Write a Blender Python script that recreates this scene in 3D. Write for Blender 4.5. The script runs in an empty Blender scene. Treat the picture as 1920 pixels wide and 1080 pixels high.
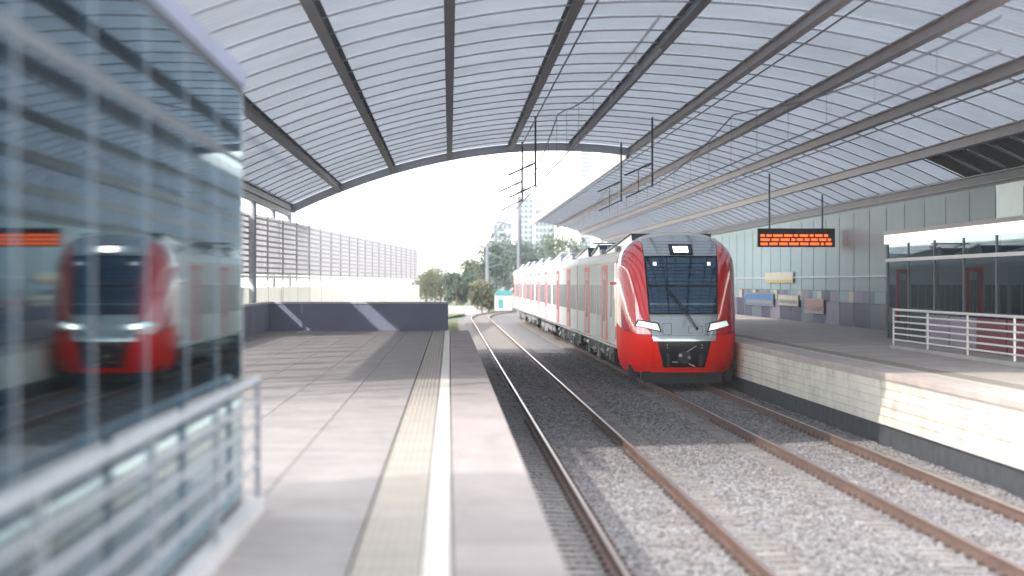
import bpy, bmesh, math, random
from mathutils import Vector, Matrix, noise as mnoise
R = math.radians
random.seed(7)
SC = bpy.context.scene
COL = SC.collection

# ------------------------------------------------------------------ camera
EYE = 3.0            # above rail head (z = 0)
FPX = 4600.0         # focal length in pixels of a 1920 wide picture
VPX, VPY = 843.0, 530.0
cam_d = bpy.data.cameras.new('camera')
cam = bpy.data.objects.new('camera', cam_d); COL.objects.link(cam)
cam_d.sensor_width = 36; cam_d.lens = FPX / 1920 * 36
cam_d.clip_start = 0.3; cam_d.clip_end = 9000
cam.location = (0, 0, EYE)
cam.rotation_euler = (R(90) - math.atan((540 - VPY) / FPX), 0, -math.atan((960 - VPX) / FPX))
cam_d.dof.use_dof = True
cam_d.dof.focus_distance = 75
cam_d.dof.aperture_fstop = 1.1
SC.camera = cam

# ------------------------------------------------------------------ light
SUN = Vector((-0.74, -0.82, 0.66)).normalized()
el = math.asin(SUN.z); az = math.atan2(SUN.x, SUN.y)
w = bpy.data.worlds.new('World'); SC.world = w; w.use_nodes = True
nt = w.node_tree; bg = nt.nodes['Background']
sky = nt.nodes.new('ShaderNodeTexSky'); sky.sky_type = 'NISHITA'; sky.sun_disc = False
sky.sun_elevation = el; sky.sun_rotation = az
sky.dust_density = 1.0; sky.air_density = 1.0
veil = nt.nodes.new('ShaderNodeVectorMath'); veil.operation = 'MULTIPLY_ADD'     # bright, thinly overcast summer sky
veil.inputs[1].default_value = (.55, .55, .55); veil.inputs[2].default_value = (6.2, 6.1, 5.7)
nt.links.new(sky.outputs[0], veil.inputs[0]); nt.links.new(veil.outputs[0], bg.inputs[0]); bg.inputs[1].default_value = 0.15
sd = bpy.data.lights.new('sun', 'SUN'); sd.energy = 2.0; sd.angle = R(0.8); sd.color = (1.0, 0.93, 0.82)
so = bpy.data.objects.new('sun', sd); COL.objects.link(so)
so.rotation_euler = (-SUN).to_track_quat('-Z', 'Y').to_euler(); so.location = (-30, -20, 40)
SC.view_settings.view_transform = 'Standard'; SC.view_settings.look = 'None'
SC.view_settings.gamma = 1; SC.view_settings.use_curve_mapping = False
SC.view_settings.exposure = 1.5
SC.render.engine = 'CYCLES'
SC.cycles.max_bounces = 8; SC.cycles.transparent_max_bounces = 16
SC.cycles.volume_bounces = 0

# ------------------------------------------------------------------ helpers
def at(px, py, Y):
    return Vector(((px - VPX) * Y / FPX, Y, EYE - (py - VPY) * Y / FPX))

MATS = {}
def mat(name, col, rough=0.6, metal=0.0, var=0.0, scale=(1, 1, 1), bump=0.0, bscale=40.0, coat=0.0,
        rnd=0.0, dirt=None, emit=None, alpha=None, spec=0.5, trans=0.0):
    """procedural principled material: world space noise varies the colour, Object Info varies pieces"""
    m = bpy.data.materials.new(name); m.use_nodes = True; MATS[name] = m
    n = m.node_tree.nodes; l = m.node_tree.links
    p = n['Principled BSDF']
    p.inputs['Base Color'].default_value = (*col, 1)
    p.inputs['Roughness'].default_value = rough
    p.inputs['Metallic'].default_value = metal
    p.inputs['Specular IOR Level'].default_value = spec
    if coat:
        p.inputs['Coat Weight'].default_value = coat; p.inputs['Coat Roughness'].default_value = 0.02; p.inputs['Coat IOR'].default_value = 1.5 + .9*(coat >= 1)
    geo = n.new('ShaderNodeNewGeometry')
    mp = n.new('ShaderNodeMapping'); mp.inputs['Scale'].default_value = scale
    l.new(geo.outputs['Position'], mp.inputs['Vector'])
    out_col = None
    if var or rnd or dirt:
        tx = n.new('ShaderNodeTexNoise'); tx.inputs['Scale'].default_value = 1.0
        tx.inputs['Detail'].default_value = 6; tx.inputs['Roughness'].default_value = 0.65
        l.new(mp.outputs[0], tx.inputs['Vector'])
        mr = n.new('ShaderNodeMapRange'); mr.inputs['From Min'].default_value = 0.3; mr.inputs['From Max'].default_value = 0.7
        mr.inputs['To Min'].default_value = 1 - var; mr.inputs['To Max'].default_value = 1 + var
        l.new(tx.outputs['Fac'], mr.inputs['Value'])
        val = mr.outputs[0]
        if rnd:
            oi = n.new('ShaderNodeObjectInfo')
            m2 = n.new('ShaderNodeMapRange'); m2.inputs['To Min'].default_value = 1 - rnd; m2.inputs['To Max'].default_value = 1 + rnd
            l.new(oi.outputs['Random'], m2.inputs['Value'])
            mu = n.new('ShaderNodeMath'); mu.operation = 'MULTIPLY'
            l.new(val, mu.inputs[0]); l.new(m2.outputs[0], mu.inputs[1]); val = mu.outputs[0]
        vm = n.new('ShaderNodeVectorMath'); vm.operation = 'SCALE'
        vm.inputs[0].default_value = col
        l.new(val, vm.inputs['Scale']); out_col = vm.outputs[0]
        if dirt:
            dcol, dscale, amt = dirt
            t2 = n.new('ShaderNodeTexNoise'); t2.inputs['Scale'].default_value = dscale
            t2.inputs['Detail'].default_value = 8; t2.inputs['Roughness'].default_value = 0.7
            l.new(geo.outputs['Position'], t2.inputs['Vector'])
            m3 = n.new('ShaderNodeMapRange'); m3.inputs['From Min'].default_value = 0.48; m3.inputs['From Max'].default_value = 0.75
            m3.inputs['To Max'].default_value = amt
            l.new(t2.outputs['Fac'], m3.inputs['Value'])
            mx = n.new('ShaderNodeMix'); mx.data_type = 'RGBA'
            l.new(m3.outputs[0], mx.inputs[0]); l.new(out_col, mx.inputs[6]); mx.inputs[7].default_value = (*dcol, 1)
            out_col = mx.outputs[2]
        l.new(out_col, p.inputs['Base Color'])
    if bump:
        tb = n.new('ShaderNodeTexNoise'); tb.inputs['Scale'].default_value = bscale; tb.inputs['Detail'].default_value = 4
        l.new(geo.outputs['Position'], tb.inputs['Vector'])
        b = n.new('ShaderNodeBump'); b.inputs['Strength'].default_value = bump; b.inputs['Distance'].default_value = 0.02
        l.new(tb.outputs['Fac'], b.inputs['Height']); l.new(b.outputs[0], p.inputs['Normal'])
    if emit:
        p.inputs['Emission Color'].default_value = (*emit[0], 1); p.inputs['Emission Strength'].default_value = emit[1]
    if trans:                                       # thin translucent sheet (daylight comes through it)
        tr = n.new('ShaderNodeBsdfTranslucent'); tr.inputs[0].default_value = (*col, 1)
        if out_col: l.new(out_col, tr.inputs[0])
        ms = n.new('ShaderNodeMixShader'); ms.inputs[0].default_value = trans
        l.new(p.outputs[0], ms.inputs[1]); l.new(tr.outputs[0], ms.inputs[2])
        l.new(ms.outputs[0], n['Material Output'].inputs[0])
    return m

def glass(name, tint, rough=0.02, ior=1.5, boost=0.0, gcol=(.88, .96, 1)):
    """thin pane: fresnel mix of mirror and tinted see-through"""
    m = bpy.data.materials.new(name); m.use_nodes = True; MATS[name] = m
    n = m.node_tree.nodes; l = m.node_tree.links; n.remove(n['Principled BSDF'])
    g = n.new('ShaderNodeBsdfGlossy'); g.inputs['Roughness'].default_value = rough; g.inputs[0].default_value = (*gcol, 1)
    t = n.new('ShaderNodeBsdfTransparent'); t.inputs[0].default_value = (*tint, 1)
    f = n.new('ShaderNodeFresnel'); f.inputs['IOR'].default_value = ior
    a = n.new('ShaderNodeMath'); a.operation = 'ADD'; a.use_clamp = True; a.inputs[1].default_value = boost
    l.new(f.outputs[0], a.inputs[0])
    ms = n.new('ShaderNodeMixShader'); l.new(a.outputs[0], ms.inputs[0])
    l.new(t.outputs[0], ms.inputs[1]); l.new(g.outputs[0], ms.inputs[2])
    l.new(ms.outputs[0], n['Material Output'].inputs[0])
    return m

class MB:
    def __init__(s): s.v = []; s.f = []
    def quad(s, a, b, c, d):
        i = len(s.v); s.v += [tuple(a), tuple(b), tuple(c), tuple(d)]; s.f.append((i, i+1, i+2, i+3)); return s
    def box(s, x0, x1, y0, y1, z0, z1):
        i = len(s.v)
        s.v += [(x0,y0,z0),(x1,y0,z0),(x1,y1,z0),(x0,y1,z0),(x0,y0,z1),(x1,y0,z1),(x1,y1,z1),(x0,y1,z1)]
        s.f += [tuple(i+k for k in q) for q in ((0,3,2,1),(4,5,6,7),(0,1,5,4),(1,2,6,5),(2,3,7,6),(3,0,4,7))]
        return s
    def bevbox(s, x0, x1, y0, y1, z0, z1, b):
        """box with a chamfered top edge"""
        i = len(s.v)
        s.v += [(x0,y0,z0),(x1,y0,z0),(x1,y1,z0),(x0,y1,z0),(x0,y0,z1-b),(x1,y0,z1-b),(x1,y1,z1-b),(x0,y1,z1-b),
                (x0+b,y0+b,z1),(x1-b,y0+b,z1),(x1-b,y1-b,z1),(x0+b,y1-b,z1)]
        s.f += [tuple(i+k for k in q) for q in ((0,3,2,1),(0,1,5,4),(1,2,6,5),(2,3,7,6),(3,0,4,7),(4,5,9,8),(5,6,10,9),(6,7,11,10),(7,4,8,11),(8,9,10,11))]
        return s
    def tube(s, p, q, r, n=8, r2=None):
        p = Vector(p); q = Vector(q); d = (q - p)
        if d.length < 1e-6: return s
        r2 = r if r2 is None else r2
        d.normalize(); u = d.orthogonal().normalized(); w_ = d.cross(u); i = len(s.v)
        for c, rr in ((p, r), (q, r2)):
            for k in range(n):
                a = 2*math.pi*k/n; s.v.append(tuple(c + (u*math.cos(a) + w_*math.sin(a))*rr))
        for k in range(n): s.f.append((i+k, i+(k+1) % n, i+n+(k+1) % n, i+n+k))
        s.f.append(tuple(i+k for k in reversed(range(n)))); s.f.append(tuple(i+n+k for k in range(n)))
        return s
    def path(s, pts, r, n=6):
        for a, b in zip(pts, pts[1:]): s.tube(a, b, r, n)
        return s
    def bar(s, p, q, wx, wz, up=(0, 0, 1)):
        """rectangular bar from p to q"""
        p = Vector(p); q = Vector(q); d = (q-p).normalized(); up = Vector(up)
        sx = d.cross(up)
        if sx.length < 1e-5: sx = d.cross(Vector((0, 1, 0)))
        sx.normalize(); sz = sx.cross(d); i = len(s.v)
        for c in (p, q):
            for a, b in ((-1,-1),(1,-1),(1,1),(-1,1)): s.v.append(tuple(c + sx*a*wx/2 + sz*b*wz/2))
        s.f += [tuple(i+k for k in f) for f in ((0,1,2,3),(7,6,5,4),(0,4,5,1),(1,5,6,2),(2,6,7,3),(3,7,4,0))]
        return s
    def prism(s, prof, y0, y1, cap=True):
        """closed (x, z) profile extruded along y"""
        n = len(prof); i = len(s.v)
        s.v += [(x, y0, z) for x, z in prof] + [(x, y1, z) for x, z in prof]
        for k in range(n): s.f.append((i+k, i+(k+1) % n, i+n+(k+1) % n, i+n+k))
        if cap: s.f.append(tuple(i+k for k in reversed(range(n)))); s.f.append(tuple(i+n+k for k in range(n)))
        return s
    def xprism(s, prof, x0, x1):
        """closed (y, z) profile extruded along x"""
        n = len(prof); i = len(s.v)
        s.v += [(x0, y, z) for y, z in prof] + [(x1, y, z) for y, z in prof]
        for k in range(n): s.f.append((i+k, i+(k+1) % n, i+n+(k+1) % n, i+n+k))
        s.f.append(tuple(i+k for k in reversed(range(n)))); s.f.append(tuple(i+n+k for k in range(n)))
        return s
    def grid(s, fn, us, vs):
        i = len(s.v); nu, nv = len(us), len(vs)
        for v in vs:
            for u in us: s.v.append(tuple(fn(u, v)))
        for a in range(nv-1):
            for b in range(nu-1):
                s.f.append((i+a*nu+b, i+a*nu+b+1, i+(a+1)*nu+b+1, i+(a+1)*nu+b))
        return s
    def build(s, name, m, parent=None, smooth=False, label=None, kind=None, origin=None):
        me = bpy.data.meshes.new(name)
        o3 = Vector(origin) if origin is not None else None
        me.from_pydata([tuple(Vector(v)-o3) for v in s.v] if o3 else s.v, [], s.f); me.validate()
        bm = bmesh.new(); bm.from_mesh(me)
        bmesh.ops.remove_doubles(bm, verts=bm.verts, dist=1e-5) if smooth else None
        bmesh.ops.recalc_face_normals(bm, faces=bm.faces); bm.to_mesh(me); bm.free()
        if smooth:
            me.polygons.foreach_set('use_smooth', [True]*len(me.polygons))
            try: me.set_sharp_from_angle(angle=R(38))
            except Exception: pass
        me.materials.append(MATS[m])
        o = bpy.data.objects.new(name, me); COL.objects.link(o)
        if o3: o.location = o3
        if parent: o.parent = parent
        if label: o['label'] = label
        if kind: o['kind'] = kind
        return o

def thing(name, label, cat, loc=(0, 0, 0), group=None, kind=None):
    o = bpy.data.objects.new(name, None); COL.objects.link(o); o.location = loc; o.empty_display_size = 0.3
    o['label'] = label; o['category'] = cat
    if group: o['group'] = group
    if kind: o['kind'] = kind
    return o
def tag(o, label, cat, group=None, kind=None):
    o['label'] = label; o['category'] = cat
    if group: o['group'] = group
    if kind: o['kind'] = kind
    return o
def clone(o, parent, loc):
    c = o.copy(); COL.objects.link(c); c.parent = parent; c.location = loc; return c
def lin(a, b, n): return [a + (b-a)*k/(n-1) for k in range(n)]

# ------------------------------------------------------------------ materials
mat("ballast_base", (.14, .135, .145), .95, var=.35, scale=(9, 9, 9), bump=1.0, bscale=18)
mat("stone", (.15, .145, .153), .9, var=.25, scale=(3, 3, 3), rnd=.6, dirt=((.12, .08, .06), 1.2, .5))
mat('concrete', (.36, .35, .36), .85, var=.14, scale=(.8, .25, .8), bump=.25, bscale=60, rnd=.06, dirt=((.2, .19, .2), .9, .4))
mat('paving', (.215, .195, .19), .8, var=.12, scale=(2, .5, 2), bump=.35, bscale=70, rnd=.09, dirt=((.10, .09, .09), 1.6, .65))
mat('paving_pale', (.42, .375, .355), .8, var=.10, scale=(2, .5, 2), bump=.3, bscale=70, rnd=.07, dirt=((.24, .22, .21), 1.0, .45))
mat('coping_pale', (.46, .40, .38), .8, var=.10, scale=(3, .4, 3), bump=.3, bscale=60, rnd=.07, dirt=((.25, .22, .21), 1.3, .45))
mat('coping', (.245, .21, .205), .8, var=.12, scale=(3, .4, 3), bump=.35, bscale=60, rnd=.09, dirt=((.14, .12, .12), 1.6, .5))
mat('tactile', (.27, .235, .205), .8, var=.1, scale=(4, 1, 4), rnd=.08, dirt=((.26, .24, .24), 1.5, .4))
mat('white_line', (.56, .53, .48), .6, var=.06, scale=(6, 2, 6), dirt=((.27, .25, .24), 2.5, .7))
mat('platform_face', (.72, .69, .62), .7, var=.08, scale=(.6, .6, 3), rnd=.05, dirt=((.30, .27, .24), 1.1, .7))
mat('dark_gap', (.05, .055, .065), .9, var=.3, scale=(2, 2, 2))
mat('rail_side', (.15, .095, .078), .7, metal=.2, var=.25, scale=(4, 1, 4), bump=.2, bscale=90)
mat('rail_top', (.50, .42, .40), .28, metal=.85, var=.1, scale=(20, .4, 20))
mat('sleeper', (.19, .18, .175), .9, var=.15, scale=(4, 4, 4), rnd=.15, dirt=((.16, .11, .09), 2.5, .6))
mat('clip', (.10, .07, .06), .7, metal=.4)
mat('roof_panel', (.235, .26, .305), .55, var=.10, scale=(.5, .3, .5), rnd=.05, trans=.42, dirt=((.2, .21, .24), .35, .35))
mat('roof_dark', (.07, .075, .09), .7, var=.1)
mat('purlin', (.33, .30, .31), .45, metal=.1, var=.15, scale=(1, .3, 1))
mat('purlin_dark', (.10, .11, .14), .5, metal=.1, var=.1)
mat('rib', (.40, .42, .48), .5, var=.06)
mat('steel', (.42, .43, .45), .32, metal=.9, var=.06)
mat('grey_steel', (.26, .27, .30), .45, metal=.3, var=.06)
mat('white_steel', (.78, .77, .76), .35, var=.05, rnd=.03)
mat('dark_steel', (.05, .06, .08), .45, metal=.3, var=.1)
mat('mast', (.18, .20, .23), .5, metal=.5, var=.1)
mat('parapet', (.15, .17, .25), .7, var=.12, scale=(.5, .5, .5), bump=.15, bscale=30, rnd=.06)
mat('white_panel', (.80, .79, .76), .5, var=.04, rnd=.04, trans=.55)
mat('louvre', (.42, .42, .47), .5, metal=.1, var=.08)
mat('frost', (.74, .73, .75), .6, var=.05, trans=.6)
mat('cyan_panel', (.36, .49, .52), .5, var=.05, rnd=.035)
mat('teal_panel', (.20, .42, .44), .3, var=.1, rnd=.1)
mat('slate_panel', (.10, .16, .22), .35, var=.1, rnd=.15)
mat('indigo_panel', (.07, .07, .15), .5, var=.2, rnd=.25)
mat('mauve_panel', (.30, .27, .36), .5, var=.1, rnd=.1)
mat('maroon_panel', (.20, .035, .07), .5, var=.1, rnd=.1)
mat('poster_blue', (.03, .20, .50), .4, var=.1)
mat('poster_cream', (.70, .66, .50), .5, var=.1)
mat('poster_pink', (.55, .25, .25), .5, var=.1)
mat('orange_sign', (.75, .42, .12), .5)
mat('led_case', (.02, .022, .035), .4)
mat('led', (.3, .05, .01), .5, emit=((1.0, .12, .02), .8))
mat('glow_white', (.9, .88, .8), .4, emit=((1.0, .93, .8), .5))
# train
mat('train_red', (.90, .008, .015), .16, coat=1.0, var=.03, spec=.5)
mat('train_red_lit', (.97, .010, .002), .5, coat=.05, var=.02, spec=.2)
mat('train_pink', (.82, .06, .07), .4, spec=.2, var=.05)
mat('train_white', (.84, .82, .78), .5, spec=.15, var=.03, scale=(.5, .5, .5))
mat('train_grey', (.42, .50, .57), .2, coat=1.0, var=.03)
mat('train_silver', (.60, .66, .70), .2, metal=.4, coat=.6)
gm_ = mat('train_glass', (.006, .035, .075), .03, spec=1.0)
gm_.node_tree.nodes['Principled BSDF'].inputs['Specular Tint'].default_value = (.5, .75, 1, 1)
gm_.node_tree.nodes['Principled BSDF'].inputs['IOR'].default_value = 1.8
mat('side_glass', (.045, .07, .105), .3, spec=.12)
mat('train_seal', (.008, .01, .014), .35)
mat('underframe', (.012, .013, .017), .6, var=.4, scale=(5, 5, 5))
mat('under_light', (.36, .37, .38), .5, metal=.3, var=.3, scale=(6, 6, 6))
mat('wheel_steel', (.22, .20, .19), .4, metal=.7, var=.2)
mat('fairing', (.025, .05, .10), .35, coat=.3, var=.1)
mat('door_leaf', (.60, .66, .65), .4, spec=.15, var=.03)
mat('headlamp', (.8, .85, .8), .2, emit=((1.0, .99, .92), 3.2))
mat('headlamp_dim', (.6, .68, .66), .12, coat=1, emit=((.85, 1.0, .92), .35))
mat('marker', (.8, .75, .72), .3, emit=((1, .85, .8), .5))
mat('insulator', (.55, .57, .58), .3, coat=.5)
# nature and town
mat('grass', (.07, .09, .03), .9, var=.35, scale=(.4, .4, .4), bump=.5, bscale=8)
mat('soil', (.16, .15, .12), .95, var=.2, scale=(.3, .3, .3))
mat('bark', (.09, .075, .06), .9, var=.3, scale=(3, 3, 1))
for i_, c_ in enumerate(((.07, .11, .08), (.09, .125, .075), (.075, .115, .10), (.12, .13, .07))):
    mat('leaf%d' % i_, c_, .7, var=.4, scale=(.9, .9, .9), trans=.25)
mat('tower_wall', (.30, .34, .38), .6, var=.08, scale=(.02, .02, .02))
mat('tower_glass', (.10, .14, .18), .1)
mat('hut_white', (.50, .52, .53), .6, var=.05)
mat('hut_teal', (.04, .25, .28), .5, var=.05)
glass('shaft_glass', (.42, .58, .66), .035, 1.5, .10, (.66, .82, .90))
glass('pavilion_glass', (.35, .55, .62), .02, 1.5, .06, (.75, .9, .95))
glass('clear_glass', (.75, .88, .90), .01, 1.5, .03)

# ------------------------------------------------------------------ setting: ground, ballast, platforms
PZ = EYE - 1.75                 # platform level
LE = 0.72                       # left platform edge
RE = 8.42                       # right platform edge
TRA, TRB = 2.58, 6.78           # track centre lines
MB().grid(lambda u, v: (u, v, -.55 + (0 if v < 320 else 0)), [-640, -200, -40, 0, 40, 200, 640], [-90, 0, 100, 200, 400, 1130]).build('ground', 'soil', kind='structure')

bb = MB()
def bed_z(x, y): return -.19 + .03*mnoise.noise(Vector((x*1.3, y*1.3, 0)))
def curve_x(x, y):
    """the tracks bend to the right beyond the station"""
    d = max(0.0, y - 205.0)
    return x + d*d/900.0
xs = lin(LE-.05, RE+.05, 30)
bb.grid(lambda u, v: (curve_x(u, v), v, bed_z(u, v)), xs, lin(4, 95, 150))
bb.grid(lambda u, v: (curve_x(u, v), v, bed_z(u, v)), lin(LE-.05, RE+.05, 8), lin(95, 420, 90))
bb.build('ballast_bed', 'ballast_base', kind='structure')

# loose stones on the bed: real instanced geometry, one stuff object
def stones(name, y0, y1, dens, smin, smax, label):
    src = MB().grid(lambda u, v: (u, v, bed_z(u, v)+.005), lin(LE+.02, RE-.02, 24), lin(y0, y1, int((y1-y0)*1.5))).build(name, 'stone')
    ng = bpy.data.node_groups.new(name+'_nodes', 'GeometryNodeTree')
    ng.interface.new_socket('Geometry', in_out='INPUT', socket_type='NodeSocketGeometry')
    ng.interface.new_socket('Geometry', in_out='OUTPUT', socket_type='NodeSocketGeometry')
    N = ng.nodes; L = ng.links
    gi = N.new('NodeGroupInput'); go = N.new('NodeGroupOutput')
    dp = N.new('GeometryNodeDistributePointsOnFaces'); dp.inputs['Density'].default_value = dens
    ico = N.new('GeometryNodeMeshIcoSphere'); ico.inputs['Radius'].default_value = 1; ico.inputs['Subdivisions'].default_value = 1
    sm = N.new('GeometryNodeSetMaterial'); sm.inputs['Material'].default_value = MATS['stone']
    ip = N.new('GeometryNodeInstanceOnPoints')
    rr = N.new('FunctionNodeRandomValue'); rr.data_type = 'FLOAT_VECTOR'; rr.inputs[1].default_value = (6.28, 6.28, 6.28)
    rs = N.new('FunctionNodeRandomValue'); rs.data_type = 'FLOAT_VECTOR'
    rs.inputs[0].default_value = (smin, smin, smin*.7); rs.inputs[1].default_value = (smax, smax, smax*.8)
    jg = N.new('GeometryNodeJoinGeometry')
    L.new(gi.outputs[0], dp.inputs['Mesh']); L.new(dp.outputs['Points'], ip.inputs['Points'])
    L.new(ico.outputs['Mesh'], sm.inputs['Geometry']); L.new(sm.outputs[0], ip.inputs['Instance'])
    L.new(rr.outputs[0], ip.inputs['Rotation']); L.new(rs.outputs[0], ip.inputs['Scale'])
    L.new(ip.outputs[0], jg.inputs[0]); L.new(jg.outputs[0], go.inputs[0])
    md = src.modifiers.new('stones', 'NODES'); md.node_group = ng
    tag(src, label, 'gravel', kind='stuff')
stones('track_ballast', 20, 52, 380, .026, .056, 'grey crushed stone ballast around the near rails')
stones('track_ballast', 52, 110, 130, .03, .06, 'grey crushed stone ballast beneath and beside the red train')

def platform(name, side, y0, y1, xe, xfar, face_lines):
    """side -1: platform lies to the left of its edge, +1 to the right"""
    body = MB()
    a, b = sorted((xe - side*0 + side*.12, xfar))
    body.box(a, b, y0, y1, -.6, PZ-.06)
    st = body.build(name, 'concrete', kind='structure')
    return st
pl = platform('platform_left', -1, 3, 90, LE, -6.9, 0)
pr = platform('platform_right', 1, 3, 330, RE, 17, 0)

# left platform: coping slabs, painted line, tactile tiles, pavers
def slab_row(parent, name, m, x0, x1, y0, y1, L, gap=.008, b=.006, zt=PZ, th=.06, tops=0.0):
    src = MB().bevbox(x0+gap/2, x1-gap/2, gap/2, L-gap/2, -th, 0, b).build(name, m, parent)
    n = int((y1-y0)/L); first = True
    for k in range(n):
        z = zt + random.uniform(-1, 1)*tops
        if first: src.location = (0, y0+k*L, z); first = False
        else: clone(src, parent, (0, y0+k*L, z))
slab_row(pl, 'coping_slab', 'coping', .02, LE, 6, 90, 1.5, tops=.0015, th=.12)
MB().box(-.165, -.002, 6, 90, PZ-.06, PZ-.001).build('painted_line', 'white_line', pl, label='cream white painted safety line along the platform')
# tactile tiles: ribbed, near ones single
def tactile_tile():
    m = MB(); m.box(-.60, -.18, .004, .396, -.06, -.006)
    for k in range(7):
        x = -.585 + k*.0615
        m.prism([(x-.017, -.006), (x-.009, 0), (x+.009, 0), (x+.017, -.006)], .006, .394)
    return m
t0 = tactile_tile().build('tactile_tile', 'tactile', pl)
for k in range(96):
    y = 6 + k*.4
    if k == 0: t0.location = (0, y, PZ)
    else: clone(t0, pl, (0, y, PZ))
ft = MB()
ft.box(-.60, -.18, 6+96*.4, 90, PZ-.06, PZ-.006)
for k in range(7):
    x = -.585 + k*.0615
    ft.prism([(x-.017, PZ-.006), (x-.009, PZ), (x+.009, PZ), (x+.017, PZ-.006)], 6+96*.4, 90)
ft.build('tactile_strip', 'tactile', pl, kind='stuff')
PW = .9
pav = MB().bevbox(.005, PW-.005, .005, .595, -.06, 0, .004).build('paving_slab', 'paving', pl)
first = True
cnt = 0
for j in range(54):
    y = 11 + j*.6
    xmin = -7 if y > 30 else -2.4
    for i in range(7):
        x = -.62 - (i+1)*PW + (0)
        if x < xmin - PW: continue
        if (x - 0) * 1.0 < -1.0*(VPX/FPX*y) - 1.0: continue
        if cnt > 290: break
        loc = (x, y, PZ + random.uniform(-.0012, .0012))
        if first: pav.location = loc; first = False
        else: clone(pav, pl, loc)
        cnt += 1
yfar = 11 + 54*.6
fp = MB()
for i in range(7):
    for j in range(24):
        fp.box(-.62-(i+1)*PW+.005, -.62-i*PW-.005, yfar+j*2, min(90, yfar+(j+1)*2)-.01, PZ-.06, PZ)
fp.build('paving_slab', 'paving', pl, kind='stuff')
# face of the left platform
src = MB().box(LE-.13, LE-.10, .01, 2.99, -.55, PZ-.125).build('face_panel', 'concrete', pl)
for k in range(28): (setattr(src, 'location', (0, 6, 0)) if k == 0 else clone(src, pl, (0, 6+k*3, 0)))

# right platform: coping, tactile line, pavers, ribbed white face panels
slab_row(pr, 'coping_slab', 'coping_pale', RE, RE+.75, 24, 24+1.5*90, 1.5, tops=.0015, th=.12)
MB().box(RE+.755, RE+.90, 24, 250, PZ-.06, PZ-.001).build('painted_line', 'white_line', pr, label='cream painted safety line on the far platform')
MB().box(RE+.905, RE+1.40, 24, 250, PZ-.06, PZ-.003).build('tactile_strip', 'tactile', pr)
slab_row(pr, 'paving_slab', 'paving_pale', RE+1.405, RE+2.6, 28, 100, 1.2, tops=.001)
slab_row(pr, 'paving_slab', 'paving_pale', RE+2.6, RE+3.8, 28, 100, 1.2, tops=.001)
MB().box(RE+3.805, 17, 20, 250, PZ-.06, PZ-.002).build('paving', 'paving_pale', pr)
MB().box(RE+1.405, RE+3.8, 100, 250, PZ-.06, PZ-.002).build('paving', 'paving_pale', pr)
fpm = MB()
fpm.box(RE+.06, RE+.12, .012, 2.988, .22, PZ-.125)
for k in range(5):
    z = .24 + k*.178
    fpm.box(RE+.035, RE+.062, .012, 2.988, z, z+.155)
src = fpm.build('face_panel', 'platform_face', pr)
for k in range(60): (setattr(src, 'location', (0, 24, 0)) if k == 0 else clone(src, pr, (0, 24+k*3, 0)))
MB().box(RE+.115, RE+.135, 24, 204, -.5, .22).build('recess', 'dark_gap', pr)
MB().box(RE+.03, RE+.118, 24, 204, PZ-.165, PZ-.122).build('drip_ledge', 'coping_pale', pr)

# verges beyond the left platform
MB().grid(lambda u, v: (u, v, -.50 + .1*mnoise.noise(Vector((u*.3, v*.1, 3)))), lin(-30, LE+.4, 16), lin(90, 260, 30)).build('verge', 'grass', kind='structure')
MB().grid(lambda u, v: (u + max(0, v-205)**2/900, v, -.30 + .4*mnoise.noise(Vector((u*.1, v*.05, 3)))), lin(-60, -1.2, 20), lin(205, 420, 30)).build('verge', 'grass', kind='structure')

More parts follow.
